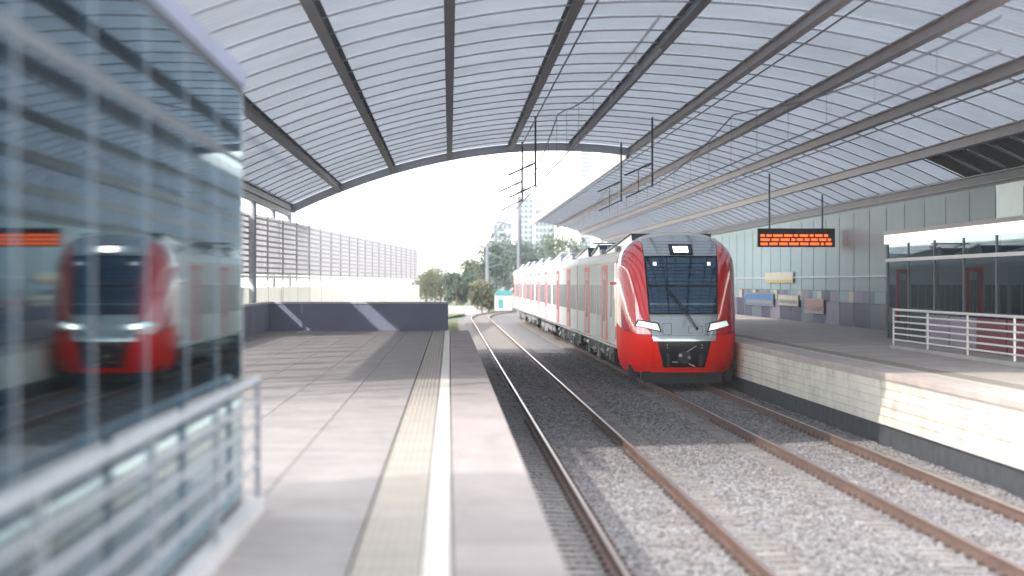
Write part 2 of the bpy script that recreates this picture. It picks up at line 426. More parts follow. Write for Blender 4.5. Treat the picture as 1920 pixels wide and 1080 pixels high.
# ------------------------------------------------------------------ tracks
def rail_profile(x):
    return [(x-.075, -.17), (x+.075, -.17), (x+.075, -.158), (x+.012, -.14), (x+.012, -.045), (x+.036, -.03), (x+.036, -.004), (x+.028, 0),
            (x-.028, 0), (x-.036, -.004), (x-.036, -.03), (x-.012, -.045), (x-.012, -.14), (x-.075, -.158)]
def track(cx, label):
    t = thing('railway_track', label, 'railway track', (0, 0, 0), 'railway tracks')
    ys = [4, 205] + lin(210, 420, 36)
    for s in (-.76, .76):
        m = MB(); hd = MB()
        prof = rail_profile(0)
        for a, b in zip(ys, ys[1:]):
            n = len(prof); i = len(m.v)
            m.v += [(curve_x(cx+s, a)+x, a, z) for x, z in prof] + [(curve_x(cx+s, b)+x, b, z) for x, z in prof]
            m.f += [(i+k, i+(k+1) % n, i+n+(k+1) % n, i+n+k) for k in range(n)]
            hd.quad((curve_x(cx+s, a)-.024, a, .0015), (curve_x(cx+s, a)+.024, a, .0015), (curve_x(cx+s, b)+.024, b, .0015), (curve_x(cx+s, b)-.024, b, .0015))
        r = m.build('rail', 'rail_side', t)
        hd.build('running_surface', 'rail_top', r)
    sl = MB()
    sl.prism([(cx-1.35, -.25), (cx+1.35, -.25), (cx+1.32, -.14), (cx+.42, -.165), (cx-.42, -.165), (cx-1.32, -.14)], -.13, .13)
    src = sl.build('sleeper', 'sleeper', t)
    cl = MB()
    for s in (-.76, .76):
        for d in (-.11, .11):
            cl.box(cx+s+d-.03, cx+s+d+.03, -.06, .06, -.15, -.115); cl.tube((cx+s+d, 0, -.12), (cx+s+d, 0, -.085), .018, 6)
    csrc = []
    for s in (-.76, .76):
        for d in (-.11, .11):
            c1 = MB().box(cx+s+d-.03, cx+s+d+.03, -.06, .06, -.15, -.095)
            csrc.append(c1.build('rail_clip', 'clip', src))
    for k in range(150):
        y = 20 + k*.6
        if k == 0: src.location = (0, y, 0); continue
        c = clone(src, t, (0, y, 0))
        if k < 26:
            for q1 in csrc:
                d = q1.copy(); COL.objects.link(d); d.parent = c
        elif k < 60:
            if k == 26: joined = cl.build('rail_clip', 'clip', c, kind='stuff')
            else:
                d = joined.copy(); COL.objects.link(d); d.parent = c
    far = MB()
    for k in range(350):
        y = 110 + k*.6
        x = curve_x(cx, y)
        far.prism([(x-1.35, -.25), (x+1.35, -.25), (x+1.32, -.14), (x-1.32, -.14)], y-.13, y+.13)
    far.build('sleeper', 'sleeper', t, kind='stuff')
    return t
track(TRA, 'empty railway track nearest the left platform edge, rusty rails on sleepers')
track(TRB, 'railway track the red train stands on, beside the right platform')

# ------------------------------------------------------------------ vaulted station roof
CX, CH, RAD = 4.6, 5.95, 24.2     # crown height above eye, radius
def arch(x, dz=0): return EYE + CH - (x-CX)**2/(2*RAD) + dz
PX = [-6.9, -4.8, -2.45, 0.0, 2.65, 5.3, 7.9, 10.2, 12.4, 14.5, 16.3]
roof = thing('station_roof', 'pale grey vaulted roof of panels and long purlins over both tracks', 'roof', (0, 0, 0))
Y0, Y1, Y2 = 38.0, 107.0, 235.0
def roof_x_ok(i, y): return y < Y1 or PX[i] > 7.5
pid = 0
RS = 3.0
def panel_mesh(i, ya, yb, dark=False):
    a, b = PX[i]+.004, PX[i+1]-.004
    m = MB(); xs_ = lin(a, b, 13)
    ny = max(3, int((yb-ya)/.25)+1); cor = lambda k: (.012 if k % 2 else -.012)
    yy_ = lin(ya+.002, yb-.002, ny)
    m.grid(lambda u, v: (xs_[u], yy_[v], arch(xs_[u], .20 + cor(v))), list(range(13)), list(range(ny)))
    return m
farroof = MB()
for i in range(len(PX)-1):
    y = Y0
    while y < Y2-1:
        yb = min(y+RS, Y2)
        if roof_x_ok(i, y+.1):
            if y > 150:
                fm = panel_mesh(i, y, yb); o_ = len(farroof.v); farroof.v += fm.v; farroof.f += [tuple(k_+o_ for k_ in f_) for f_ in fm.f]
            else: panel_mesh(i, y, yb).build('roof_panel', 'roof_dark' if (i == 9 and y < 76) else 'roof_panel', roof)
        y = yb
farroof.build('roof_panel', 'roof_panel', roof, kind='stuff')
# purlins (I section)
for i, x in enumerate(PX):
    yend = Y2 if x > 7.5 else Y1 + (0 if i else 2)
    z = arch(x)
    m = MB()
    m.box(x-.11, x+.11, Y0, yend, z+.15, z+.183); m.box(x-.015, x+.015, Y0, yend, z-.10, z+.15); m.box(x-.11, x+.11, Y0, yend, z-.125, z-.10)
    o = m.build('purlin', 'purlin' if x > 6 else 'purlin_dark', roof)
    # conduit and light trough slung below every second purlin
    if i in (4, 6, 8):
        m = MB(); m.path([(x+.35, y_, z-.16+.01*math.sin(y_)) for y_ in lin(Y0, yend, 24)], .022, 6); m.build('conduit', 'purlin_dark', roof)
# arch ribs
y = Y0 + .02
k = 0
while y < Y2+.1:
    a = PX[0] if y < Y1+.1 else 7.9
    m = MB(); pts = lin(a, PX[-1], 25)
    for p, q in zip(pts, pts[1:]):
        m.bar((p, y, arch(p, .14)), (q, y, arch(q, .14)), .05, .04)
    m.build('arch_rib', 'rib', roof)
    y += RS; k += 1
# edge beams at the open end
m = MB(); pts = lin(PX[0], 7.9, 25)
for p, q in zip(pts, pts[1:]): m.bar((p, Y1+.12, arch(p, .02)), (q, Y1+.12, arch(q, .02)), .16, .42)
m.build('end_beam', 'rib', roof)
m = MB(); m.box(7.72, 7.86, Y1+.3, Y2, arch(7.9)-.28, arch(7.9)+.26); m.build('edge_beam', 'purlin', roof)
m = MB(); m.box(PX[0]-.2, PX[0]+.02, Y0, Y1, arch(PX[0])-.32, arch(PX[0])+.28); m.build('gutter', 'rib', roof)
m = MB(); m.box(PX[-1]-.02, PX[-1]+.25, Y0, Y2, arch(PX[-1])-.35, arch(PX[-1])+.28); m.build('gutter', 'purlin_dark', roof)
# columns along both eaves
for xx in (PX[0]-.1, PX[-1]+.1):
    for yy in [Y0+1 + 9.666*k for k in range(20)]:
        if yy > (Y1 if xx < 0 else Y2): break
        MB().tube((xx, yy, -.5), (xx, yy, arch(xx)-.2), .14, 12).build('roof_column', 'rib', roof, smooth=True)

# ------------------------------------------------------------------ left: lattice added under the vault edge, for reflections in the cab sides
ls = thing('added_lattice', 'crossing diagonal bars added behind the lift enclosure for the red cab to reflect', 'added lattice', (-7.4, 60, PZ))
def lat(m, a, b): m.bar(a, b, .18, .18)
xs0 = -7.4
zt = 8.6; zb = PZ-.3
m = MB()
for k in range(-3, 14):
    y = 34 + k*4.2
    for (ya, yb) in ((y, y+4.2), (y+4.2, y)):
        # clip to 30..78
        A = Vector((xs0, ya, zb)); B = Vector((xs0, yb, zt))
        def clip(P, Q, lo, hi):
            t0_, t1_ = 0, 1; d = Q.y-P.y
            ts = sorted(((lo-P.y)/d, (hi-P.y)/d)); t0_ = max(0, ts[0]); t1_ = min(1, ts[1])
            return (P.lerp(Q, t0_), P.lerp(Q, t1_)) if t1_ > t0_ else None
        c = clip(A, B, 30, 86)
        if c:
            q = MB(); lat(q, *c)
            o = q.build('added_diagonal_bar', 'dark_steel', ls); o.location = (7.4, -60, -PZ)
q = MB(); q.box(xs0-.08, xs0+.08, 30, 86, zt, zt+.16); o = q.build('added_top_rail', 'white_steel', ls); o.location = (7.4, -60, -PZ)

# ------------------------------------------------------------------ lift enclosure (glass box at the left edge)
GX = -1.585
GE = 18.75            # far end of the box
le = thing('lift_enclosure', 'blue tinted glass enclosure on the left platform mirroring the red train', 'glass enclosure', (GX, GE, PZ))
def put(mb, name, m, par=le, **k):
    o = mb.build(name, m, par, **k); o.location = -Vector(par.location); return o
top = EYE + 1.62
ys_ = [GE - 1.95*k for k in range(8)]
zsp = [PZ+.12, EYE-.02+.94, top-.18]
for a, b in zip(ys_, ys_[1:]):
    for za, zb_ in zip(zsp, zsp[1:]):
        q = MB(); q.box(GX-.012, GX, b+.012, a-.012, za+.01, zb_-.01); put(q, 'glass_pane', 'shaft_glass')
# transoms, mullions (slim silver outside, dark line transom)
put(MB().box(GX-.06, GX+.006, ys_[-1], GE, zsp[1]-.028, zsp[1]+.028), 'transom', 'dark_steel')
put(MB().box(GX-.06, GX+.006, ys_[-1], GE, top-.18, top-.14), 'transom', 'dark_steel')
put(MB().box(GX-.12, GX+.03, ys_[-1], GE+.05, top-.14, top), 'fascia', 'parapet')
put(MB().box(GX-.10, GX+.004, ys_[-1], GE, PZ, PZ+.12), 'plinth', 'steel')
for a in ys_[1:]:
    put(MB().box(GX-.05, GX+.003, a-.013, a+.013, PZ+.12, top-.18), 'mullion', 'grey_steel')
put(MB().box(GX-.05, GX+.004, GE-.004, GE+.05, PZ, top-.14), 'corner_post', 'steel')
# far end wall of glass, back wall
q = MB(); q.box(GX-2.1, GX-.06, GE+.01, GE+.022, PZ+.12, top-.27); put(q, 'glass_pane', 'clear_glass')
for a, b in zip(ys_, ys_[1:]):
    q = MB(); q.box(GX-2.12, GX-2.10, b+.01, a-.01, PZ+.1, top-.27); put(q, 'back_pane', 'clear_glass')
    put(MB().box(GX-2.15, GX-2.09, b-.03, b+.03, PZ, top-.25), 'back_post', 'steel')

# railing in front of the glass
def railing(name, x, y0, y1, zb_, hts, label, rad, posts, mtl='steel', slope=0):
    t = thing(name, label, 'railing', (x, y0, zb_))
    for k, h in enumerate(hts):
        r = rad*1.5 if k == 0 else rad
        q = MB(); q.tube((0, 0, h), (0, y1-y0, h), r, 10)
        q.build('rail_bar' if k else 'handrail', mtl, t, smooth=True)
    n = posts
    q = MB(); q.box(-.02, .02, -.03, .03, 0, hts[0]-.02); src = q.build('post', mtl, t)
    for k in range(n):
        yy = (y1-y0)*k/(n-1)
        if k == 0: src.location = (0, yy, 0)
        else: clone(src, t, (0, yy, 0))
    return t
lr = railing('railing', -1.475, 5.5, 18.9, PZ+.10, [.91, .74, .58, .42, .26], 'steel handrail with four lower bars in front of the blue glass enclosure', .016, 5, 'grey_steel')
MB().box(-.07, .05, -.5, 13.45, -.10, .0).build('kerb', 'concrete', lr)

# ------------------------------------------------------------------ parapet and screen at the far end of the left platform
pp = thing('parapet_wall', 'low slate blue parapet wall closing the far end of the left platform', 'wall', (-3.3, 90, PZ))
for k in range(6):
    x0 = -6.65 + k*1.1
    q = MB(); q.box(x0+.006, x0+1.1-.006, 90, 90.22, PZ-.05, PZ+.98); put(q, 'wall_panel', 'parapet', pp)
q = MB(); q.box(-6.6, -.06, 90.06, 90.15, PZ-.05, PZ+.97); put(q, 'wall_core', 'parapet', pp)
q = MB(); q.box(-6.72, .02, 89.96, 90.26, PZ+.98, PZ+1.05); put(q, 'wall_cap', 'louvre', pp)
for k in range(9):
    y1_ = 89.95 - k*3
    q = MB(); q.box(-6.75, -6.55, y1_-3+.006, y1_-.006, PZ-.05, PZ+.98); put(q, 'wall_panel', 'parapet', pp)
q = MB(); q.box(-6.79, -6.51, 63, 89.95, PZ+.98, PZ+1.05); put(q, 'wall_cap', 'louvre', pp)

sc = thing('louvre_screen', 'long pale louvred wall running off behind the parapet at left', 'wall', (-6.6, 92, 0))
A = Vector((-7.6, 78, 0)); B = Vector((-2.35, 188, 0))
NP = 22
for k in range(NP):
    p = A.lerp(B, k/NP); q_ = A.lerp(B, (k+1)/NP)
    d = (q_-p).normalized(); p2 = p + d*.08; q2 = q_ - d*.08
    m = MB()
    for j in range(11):
        z = EYE+.36 + j*.2
        m.bar((p2.x, p2.y, z), (q2.x, q2.y, z), .03, .07)
    put(m, 'louvre_panel', 'louvre', sc, kind='stuff' if k > 11 else None)
    m = MB(); m.bar((p.x+.0, p.y, 0), (p.x+.0, p.y, EYE+2.52), .07, .10); put(m, 'post', 'louvre', sc)
    m = MB(); m.bar((p2.x, p2.y, (EYE+.13)/2-.3), (q2.x, q2.y, (EYE+.13)/2-.3), .08, EYE+.13); put(m, 'white_panel', 'white_panel', sc)
    m = MB(); m.bar((p.x-.02, p.y, EYE+.22), (q_.x-.02, q_.y, EYE+.22), .14, .10); put(m, 'ledge', 'white_panel', sc)
    m = MB(); m.bar((p2.x-.06, p2.y, EYE+1.4), (q2.x-.06, q2.y, EYE+1.4), .02, 2.2); put(m, 'backing_panel', 'frost', sc)

# ------------------------------------------------------------------ right side: back wall, pavilion, railing, board
WX = 16.05
bw = thing('platform_wall', 'pale cyan panelled wall along the back of the right platform', 'wall', (WX, 60, PZ))
def face(x, y0, y1, z0, z1, name, m, par, th=.04):
    q = MB(); q.box(x-th, x, y0, y1, z0, z1); return put(q, name, m, par)
for k in range(42):
    y0 = 50 + k*3.6
    face(WX, y0+.02, y0+3.58, PZ+2.0, EYE+2.86, 'upper_panel', 'teal_panel' if (k < 6 and k % 3 != 1) else 'cyan_panel', bw)
    face(WX, y0+.02, y0+3.58, PZ+1.42, PZ+1.98, 'middle_panel', 'cyan_panel', bw)
    for j_ in range(3):
        m__ = ['mauve_panel', 'slate_panel', 'cyan_panel', 'indigo_panel', 'mauve_panel', 'teal_panel', 'poster_cream'][(k*5 + j_*3 + k//3) % 7]
        face(WX, y0+.02+j_*1.19, y0+1.19+j_*1.19, PZ+.95, PZ+1.40, 'notice_panel', m__, bw, .05)
    face(WX, y0+.02, y0+3.58, PZ, PZ+.93, 'lower_panel', ['indigo_panel', 'slate_panel', 'indigo_panel', 'indigo_panel', 'mauve_panel'][k % 5], bw)
    if k < 30:
        q = MB(); q.box(WX-.06, WX-.04, y0-.03, y0+.03, PZ, EYE+2.7); put(q, 'mullion', 'cyan_panel', bw)
put(MB().box(WX+.01, WX+.12, 50, 201, PZ-.3, EYE+2.86), 'wall_core', 'slate_panel', bw)
q = MB(); q.box(WX-.12, WX-.04, 50, 200, PZ+1.96, PZ+2.02); put(q, 'transom', 'white_steel', bw)
# posters standing along the wall foot
for (px0, px1, py0, py1, m_, lb) in ((1400, 1452, 549, 573, 'poster_blue', 'bright blue poster panel just right of the train'),
                                 (1462, 1500, 552, 574, 'poster_cream', 'cream poster panel beside the bright blue one'),
                                 (1512, 1548, 560, 588, 'poster_pink', 'dull pink poster panel on the indigo wall base')):
    s_ = (px0+px1)/2 - VPX; Yp = (WX-.1)*FPX/s_
    a = at(px0, py1, Yp); b = at(px1, py0, Yp); ln = (1/(px0-VPX) - 1/(px1-VPX))*(WX-.1)*FPX
    t = thing('poster', lb, 'poster', (WX-.1, Yp, a.z))
    q = MB(); q.box(-.05, -.02, -ln/2, ln/2, 0, b.z-a.z); q.build('frame', 'steel', t)
    q = MB(); q.box(-.056, -.05, -ln/2+.08, ln/2-.08, .05, b.z-a.z-.05); sh = q.build('sheet', m_, t)
    q = MB(); q.box(-.060, -.056, -ln/2+.3, ln/2-.3, .12, .30); q.build('printed_band', 'white_panel', sh)
# small orange and white sign on wall
Yp = (WX-.1)*FPX/(1463-VPX)
t = thing('wall_sign', 'small cream sign with an orange stripe on the cyan wall', 'sign', (WX-.1, Yp, EYE+.02))
MB().box(-.05, -.02, -5, 5, -.02, .48).build('board', 'poster_cream', t)
MB().box(-.056, -.05, -5, 5, .02, .13).build('stripe', 'orange_sign', t)

# stair pavilion
PVX = 13.9
pv = thing('stair_pavilion', 'glass stair pavilion with white fascia on the right platform', 'pavilion', (PVX, 52, PZ))
pts = [(50, 54), (54, 58), (58, 62), (62, 66), (66, 70), (70, 74), (74, 77.5)]
put(MB().box(PVX-.10, PVX+.05, 46, 77.6, EYE+1.22, EYE+1.50), 'fascia', 'glow_white', pv)  # white fascia, faintly emissive
put(MB().box(PVX-.12, PVX+1.9, 46, 77.7, EYE+1.50, EYE+1.62), 'roof_edge', 'purlin', pv)
put(MB().box(PVX-.06, PVX+.04, 46, 77.6, EYE+.66, EYE+.76), 'transom', 'white_steel', pv)
for (a, b) in pts:
    put(MB().box(PVX, PVX+.02, a+.03, b-.03, EYE+.76, EYE+1.22), 'glass_pane', 'pavilion_glass', pv)
    put(MB().box(PVX, PVX+.02, a+.03, b-.03, PZ, EYE+.66), 'glass_pane', 'pavilion_glass', pv)
    put(MB().box(PVX-.03, PVX+.04, b-.04, b+.04, PZ, EYE+1.22), 'mullion', 'mast', pv)
put(MB().box(PVX, 15.9, 77.6, 77.64, PZ, EYE+1.5), 'end_pane', 'cyan_panel', pv)
for k in range(5):
    y0 = 52+k*3.4
    put(MB().box(PVX-.5, PVX-.46, y0, y0+3.2, PZ, PZ+.85), 'dado_panel', 'maroon_panel' if k < 3 else 'mauve_panel', pv)

rr_ = railing('railing', 11.9, 42, 65.5, PZ+.05, [.98, .82, .66, .50, .34, .18], 'long white metal railing with six bars on the right platform', .022, 6, 'white_steel')
MB().box(-.1, .1, 0, 23.5, -.05, .04).build('kerb', 'concrete', rr_)
for k in range(7):
    yy = 43 + k*3.2
# departure board
db = thing('departure_board', 'dark hanging display board with rows of glowing orange text', 'display board', (14.0, 104, EYE+2.2))
db.rotation_euler = (0, 0, 0)
Yb = 100
a = at(1422, 463, Yb); b = at(1568, 428, Yb)
db.location = (a.x, Yb, a.z)
W_ = b.x-a.x; H_ = b.z-a.z
MB().box(0, W_, 0, .3, 0, H_).build('case', 'led_case', db)
random.seed(5)
for r_ in range(3):
    x = .12
    z = .08 + r_*.17
    q = MB()
    while x < W_-.25:
        wd = random.uniform(.12, .4)
        q.box(x, min(x+wd, W_-.1), -.012, .001, z, z+.10); x += wd+.07
    q.build('text_row', 'led', db)
for xx in (.5, W_-.5):
    MB().tube((xx, .15, H_), (xx, .15, arch(db.location.x+xx)-db.location.z), .04, 8).build('hanger', 'mast', db)
# benches of seats beside the wall would be hidden; bins skipped

# ------------------------------------------------------------------ overhead line
def wire(name, pts, r, label, m='dark_steel'):
    q = MB(); q.path(pts, r, 5); return tag(q.build(name, m), label, 'overhead wire', 'overhead wires')
def mess(y): # sag between supports every 48 m
    t_ = ((y-10) % 48)/48; return 4*.8*(t_-.5)**2
for cx, who in ((TRA, 'left empty track'), (TRB, 'train track')):
    t = thing('overhead_line', 'dark contact and messenger wires above the %s' % who, 'overhead wire', (cx, 60, 5.9), 'overhead lines')
    ys2 = lin(30, 205, 50) + lin(212, 400, 16)
    q = MB(); q.path([(curve_x(cx, y), y, 5.85) for y in ys2], .016, 5); o = q.build('contact_wire', 'dark_steel', t); o.location = (-cx, -60, -5.9)
    q = MB(); q.path([(curve_x(cx, y), y, 6.25+mess(y)) for y in ys2], .016, 5); o = q.build('messenger_wire', 'dark_steel', t); o.location = (-cx, -60, -5.9)
    q = MB()
    for y in lin(34, 204, 35): q.tube((cx, y, 5.85), (cx, y, 6.25+mess(y)), .006, 4)
    o = q.build('dropper', 'dark_steel', t, kind='stuff'); o.location = (-cx, -60, -5.9)
# hanging wire supports under the roof
sid = 0
for yy in (88, 104):
    for cx, who in ((TRA, 'left track'), (TRB, 'train track')):
        t = thing('wire_support', '%s dark wire support hanging from the roof over the %s' % ({88: 'nearer', 104: 'farther'}[yy], who), 'bracket', (cx, yy, 6.8), 'roof hung wire supports')
        zt_ = arch(cx) - 6.8 + .1
        MB().bar((.5, 0, zt_), (.5, 0, -.35), .07, .07).build('drop_tube', 'dark_steel', t)
        MB().tube((.5, 0, .5), (-.5, 0, .05), .03, 8).build('arm', 'dark_steel', t)
        MB().tube((.5, 0, -.3), (-.45, 0, -.75), .025, 8).build('steady_arm', 'dark_steel', t)
        q = MB()
        for k in range(5): q.tube((.40-k*.05, 0, .455-k*.0225), (.37-k*.05, 0, .4415-k*.0225), .06, 8)
        q.build('insulator', 'mast', t)
        MB().tube((0, 0, .28), (0, 0, -.5), .015, 6).build('hanger', 'dark_steel', t)
# masts beyond the roof
def mastobj(x, y, h, label, arm):
    t = thing('overhead_mast', label, 'mast', (x, y, -.4), 'overhead line masts')
    MB().tube((0, 0, 0), (0, 0, h), .22, 10, .15).build('post', 'mast', t, smooth=True)
    MB().tube((0, 0, h-1.0), (arm, 0, h-1.6), .05, 6).build('arm', 'mast', t)
    MB().tube((0, 0, h-2.6), (arm, 0, h-2.2), .05, 6).build('steady_arm', 'mast', t)
    q = MB()
    for k in range(4): q.tube((arm*(.1+k*.03), 0, h-1.06-k*.02), (arm*(.115+k*.03), 0, h-1.07-k*.02), .12, 8)
    q.build('insulator', 'insulator', t)
mastobj(6.0, 212, 10.9, 'tall dark overhead line mast standing beyond the tracks behind the train', -2.2)
mastobj(5.6, 300, 9.6, 'thinner overhead line mast farther off beside the trees', 2.0)
mastobj(4.0, 262, 7.6, 'short overhead line mast left of the tall one', 1.6)

# ------------------------------------------------------------------ the train
N0 = 70.6                        # nose position
train = thing('passenger_train', 'red fronted white commuter train with five carriages and lit headlights on the right track', 'train', (TRB, N0, 0))
ZB, VT = 3.4, 4.53
def interp(tab, x):
    if x <= tab[0][0]: return tab[0][1]
    for (a, fa), (b, fb) in zip(tab, tab[1:]):
        if x <= b:
            t_ = (x-a)/(b-a); return fa + (fb-fa)*t_
    return tab[-1][1]
ZC = [(.40, .30), (.6, .16), (.9, .05), (1.30, .0), (1.46, .03), (1.75, .11), (2.0, .2), (2.5, .42), (3.0, .66), (3.4, .88), (3.73, 1.09), (4.0, 1.34), (4.2, 1.62), (4.37, 1.95), (4.53, 2.5)]
WT = [(.40, 1.54), (.55, 1.63), (.75, 1.69), (1.1, 1.73), (1.6, 1.74), (3.3, 1.74)]
def zc(v):
    s_ = 0
    for d in (-.12, -.06, 0, .06, .12): s_ += interp(ZC, min(VT, max(.4, v+d)))
    return s_/5
def Wv(v):
    if v <= 3.3: return interp(WT, v)
    r_ = min(1.0, (v-3.3)/(VT-3.3)); return 1.74*max(0.0, 1-r_**2.5)**.4
FN = 2.95
def wuv(u, v):
    W = Wv(v); r_ = min(1.0, abs(u)/max(W, 1e-4)); return ZB - (ZB-zc(v))*(1-r_**FN)**(1/FN)
UC = [(.40, .90), (1.30, .88), (1.46, .93), (2.0, .985), (2.06, 1.0), (3.73, 1.075), (4.5, 1.12)]
def uc(v): return interp(UC, v)
def P(u, v, off=0.0):
    """point on the nose skin, pushed out by off along an approximate normal"""
    p0 = Vector((u, wuv(u, v), v))
    if off:
        e = .01
        du = Vector((e, wuv(min(abs(u)+e, Wv(v)-1e-3), v)-wuv(min(abs(u), Wv(v)-e-1e-3), v), 0))
        if u < 0: du.y = -du.y
        dv = Vector((0, wuv(u, v+e)-wuv(u, v), e))
        n_ = du.cross(dv).normalized()
        if n_.y > 0: n_ = -n_
        p0 += n_*off
    return p0
def F(th, v, sgn, shrink=0.0):
    W = Wv(v)-shrink; c = math.cos(th); s_ = math.sin(th)
    return Vector((sgn*W*abs(c)**(2/FN), ZB-(ZB-zc(v)-shrink)*abs(s_)**(2/FN), v))
def thc(v, extra=0.0):
    r_ = min(1.0, (uc(v)+extra)/Wv(v)); return math.acos(r_**(FN/2))
head = MB()
# dark under shell
for sgn in (-1, 1):
    head.grid(lambda a, v: F(a, v, sgn, .02), [math.pi/2*(k/24)**1.3 for k in range(25)], lin(.42, 3.3, 20)+[3.3+(VT-.03-3.3)*k/10 for k in range(1, 11)])
hs = head.build('cab_shell', 'train_seal', train, smooth=True)
def cpanel(name, m, v0, v1, ul, off=0.0, n=24, nv=14, par=train, vtop=None, lab=None):
    q = MB()
    q.grid(lambda t_, s_: P(t_*ul(v0+(v1-v0)*s_), (v0+(v1-v0)*s_ if not vtop else v0+(vtop(t_)-v0)*s_), off), lin(-1, 1, n), lin(0, 1, nv))
    return q.build(name, m, par, smooth=True, label=lab)
g = .008
# windscreen and panels of the centre column
cpanel('windscreen', 'train_glass', 2.10, 3.76, lambda v: uc(v)-.03, -.004)
cpanel('upper_panel', 'train_grey', 3.785, 4.24, lambda v: uc(v)-g, 0.0, vtop=lambda t_: 4.42-.13*t_*t_)
cpanel('nose_panel', 'train_grey', 1.475, 2.035, lambda v: uc(v)-g, 0.0)
cpanel('bumper_band', 'train_silver', 1.31, 1.463, lambda v: uc(v)-g, .03)
cpanel('sill_strip', 'train_silver', 2.045, 2.085, lambda v: uc(v)-g, .004, nv=3)
# white roof cap of the cab
q = MB()
for sgn in (-1, 1):
    q.grid(lambda a, v: F(a, v, sgn, .006), [math.pi/2*(k/24)**1.3 for k in range(25)], lin(4.2, VT-.005, 9))
q.build('cab_roof', 'train_white', train, smooth=True)
# windscreen border
q = MB()
def strip(pts, r): q.path(pts, r, 6)
strip([P(-uc(v)+.02, v, .005) for v in lin(2.09, 3.77, 14)], .022)
strip([P(uc(v)-.02, v, .005) for v in lin(2.09, 3.77, 14)], .022)
strip([P(u, 3.765, .004) for u in lin(-1.06, 1.06, 16)], .026)
strip([P(u, 2.10, .004) for u in lin(-.98, .98, 16)], .03)
q.build('windscreen_seal', 'train_seal', train, smooth=True)
cpanel('dark_bar', 'train_seal', 2.87, 2.94, lambda v: uc(v)-.05, .003, nv=3)  # dark bar across the windscreen
for v in (3.56, 3.45, 3.36, 3.25, 3.14, 3.04, 2.78, 2.70, 2.62, 2.54, 2.38, 2.28, 2.20):  # roof reflections in the windscreen, put into the shape as thin strips
    MB().path([P(u, v, .002) for u in lin(-uc(v)+.05, uc(v)-.05, 14)], .0075 if v != 2.38 else .011, 5).build('reflection_line', 'train_seal' if v != 2.38 else 'train_silver', train)
for v in (3.86, 3.95, 4.04, 4.13, 4.21):  # the same roof reflections, built as thin strips on the grey panel
    MB().path([P(u, v, -.001) for u in lin(-uc(v)+.04, uc(v)-.04, 14)], .006, 5).build('panel_reflection_line', 'fairing', train)
# flanks (one red: glossy above; below, the light it catches put into colour)
def crease(th): # height of the style line against angle
    return 1.50 + .30*(1-th/1.0)**2 if th < 1.0 else 1.50
for sgn in (-1, 1):
    q = MB()
    q.grid(lambda s_, t_: (lambda th_, vv: F(th_, vv, sgn))(s_*thc(1.5 + (4.31-1.5)*t_, g), crease(s_*thc(1.5, g))+.006 + (4.31 - crease(s_*thc(1.5, g))-.006)*t_) if True else None,
           lin(0, 1, 26), lin(0, 1, 40))
    q.build('cab_side', 'train_red', train, smooth=True)
    # lower apron corner: from hole edge to the side
    q = MB()
    q.grid(lambda s_, t_: (lambda vv: F(s_*thc(.55 + (1.5-.55)*t_, g if vv > 1.3 else 0), vv, sgn) + Vector((0, -.02*(1-abs(2*t_-1)), 0)))( .55 + (crease(s_*thc(1.5, g))-.55-.006)*t_),
           lin(0, 1, 26), lin(0, 1, 20))
    q.build('apron', 'train_red_lit', train, smooth=True)
    q = MB()
    q.grid(lambda s_, vv: F(s_*math.pi/2, vv, sgn), lin(0, 1, 26), lin(.40, .545, 4)); q.build('apron_lip', 'train_red_lit', train, smooth=True)
    # filler between hole edge and column edge
    q = MB()
    q.grid(lambda t_, s_: P(sgn*((.72 + (.86-.72)*0) * (0) + ((.60+(.78-.60)*s_)*(1-t_) + (uc(.55+.76*s_)+.004)*t_)), .55+(1.30-.55)*s_, .0), lin(0, 1, 6), lin(0, 1, 12))
    q.build('apron_inner', 'train_red_lit', train, smooth=True)
# coupler recess
q = MB()
v0, v1 = .55, 1.30
def hole(s_, sg, d): return Vector((sg*(.60+.18*s_), wuv(.7, v0+(v1-v0)*s_)+d, v0+(v1-v0)*s_))
for sg in (-1, 1): q.quad(hole(0, sg, 0), hole(1, sg, 0), hole(1, sg, .7)*1, hole(0, sg, .7))
q.quad(hole(0, -1, .7), hole(0, 1, .7), hole(1, 1, .7), hole(1, -1, .7))
q.quad(hole(0, -1, 0), hole(0, 1, 0), hole(0, 1, .7), hole(0, -1, .7))
q.quad(hole(1, -1, 0), hole(1, 1, 0), hole(1, 1, .7), hole(1, -1, .7))
q.build('coupler_recess', 'train_seal', train)
# cut the dark shell out of the opening: coupler parts stand proud inside it
cp = MB().tube((0, .10, .85), (0, .9, .85), .11, 12).build('coupler', 'underframe', train, smooth=True)
MB().tube((0, .02, .85), (0, .12, .85), .19, 16).build('coupler_face', 'underframe', cp, smooth=True)
MB().tube((-.12, -.0, .90), (-.12, .05, .90), .05, 10).build('cone', 'under_light', cp, smooth=True)
MB().tube((.13, -.0, .84), (.13, .05, .84), .045, 10).build('funnel', 'wheel_steel', cp, smooth=True)
MB().box(-.30, .30, .12, .2, 1.10, 1.16).build('crossbeam', 'underframe', cp)
MB().tube((.06, .0, 1.0), (.34, .02, 1.18), .014, 6).build('lever', 'under_light', cp)
MB().tube((.12, .0, .66), (.30, .0, .58), .016, 6).build('handle', 'insulator', cp)
MB().box(-.36, -.20, .0, .02, .70, .72).build('plate', 'insulator', cp)
for sg in (-1, 1):
    MB().box(sg*.47-.05, sg*.47+.05, .10, .16, .60, 1.26).build('hose_post', 'underframe', train)
    for vv in (1.12, 1.20):
        MB().tube((sg*.50, .05, vv), (sg*.50, .10, vv), .016, 8).build('stud', 'insulator', train)
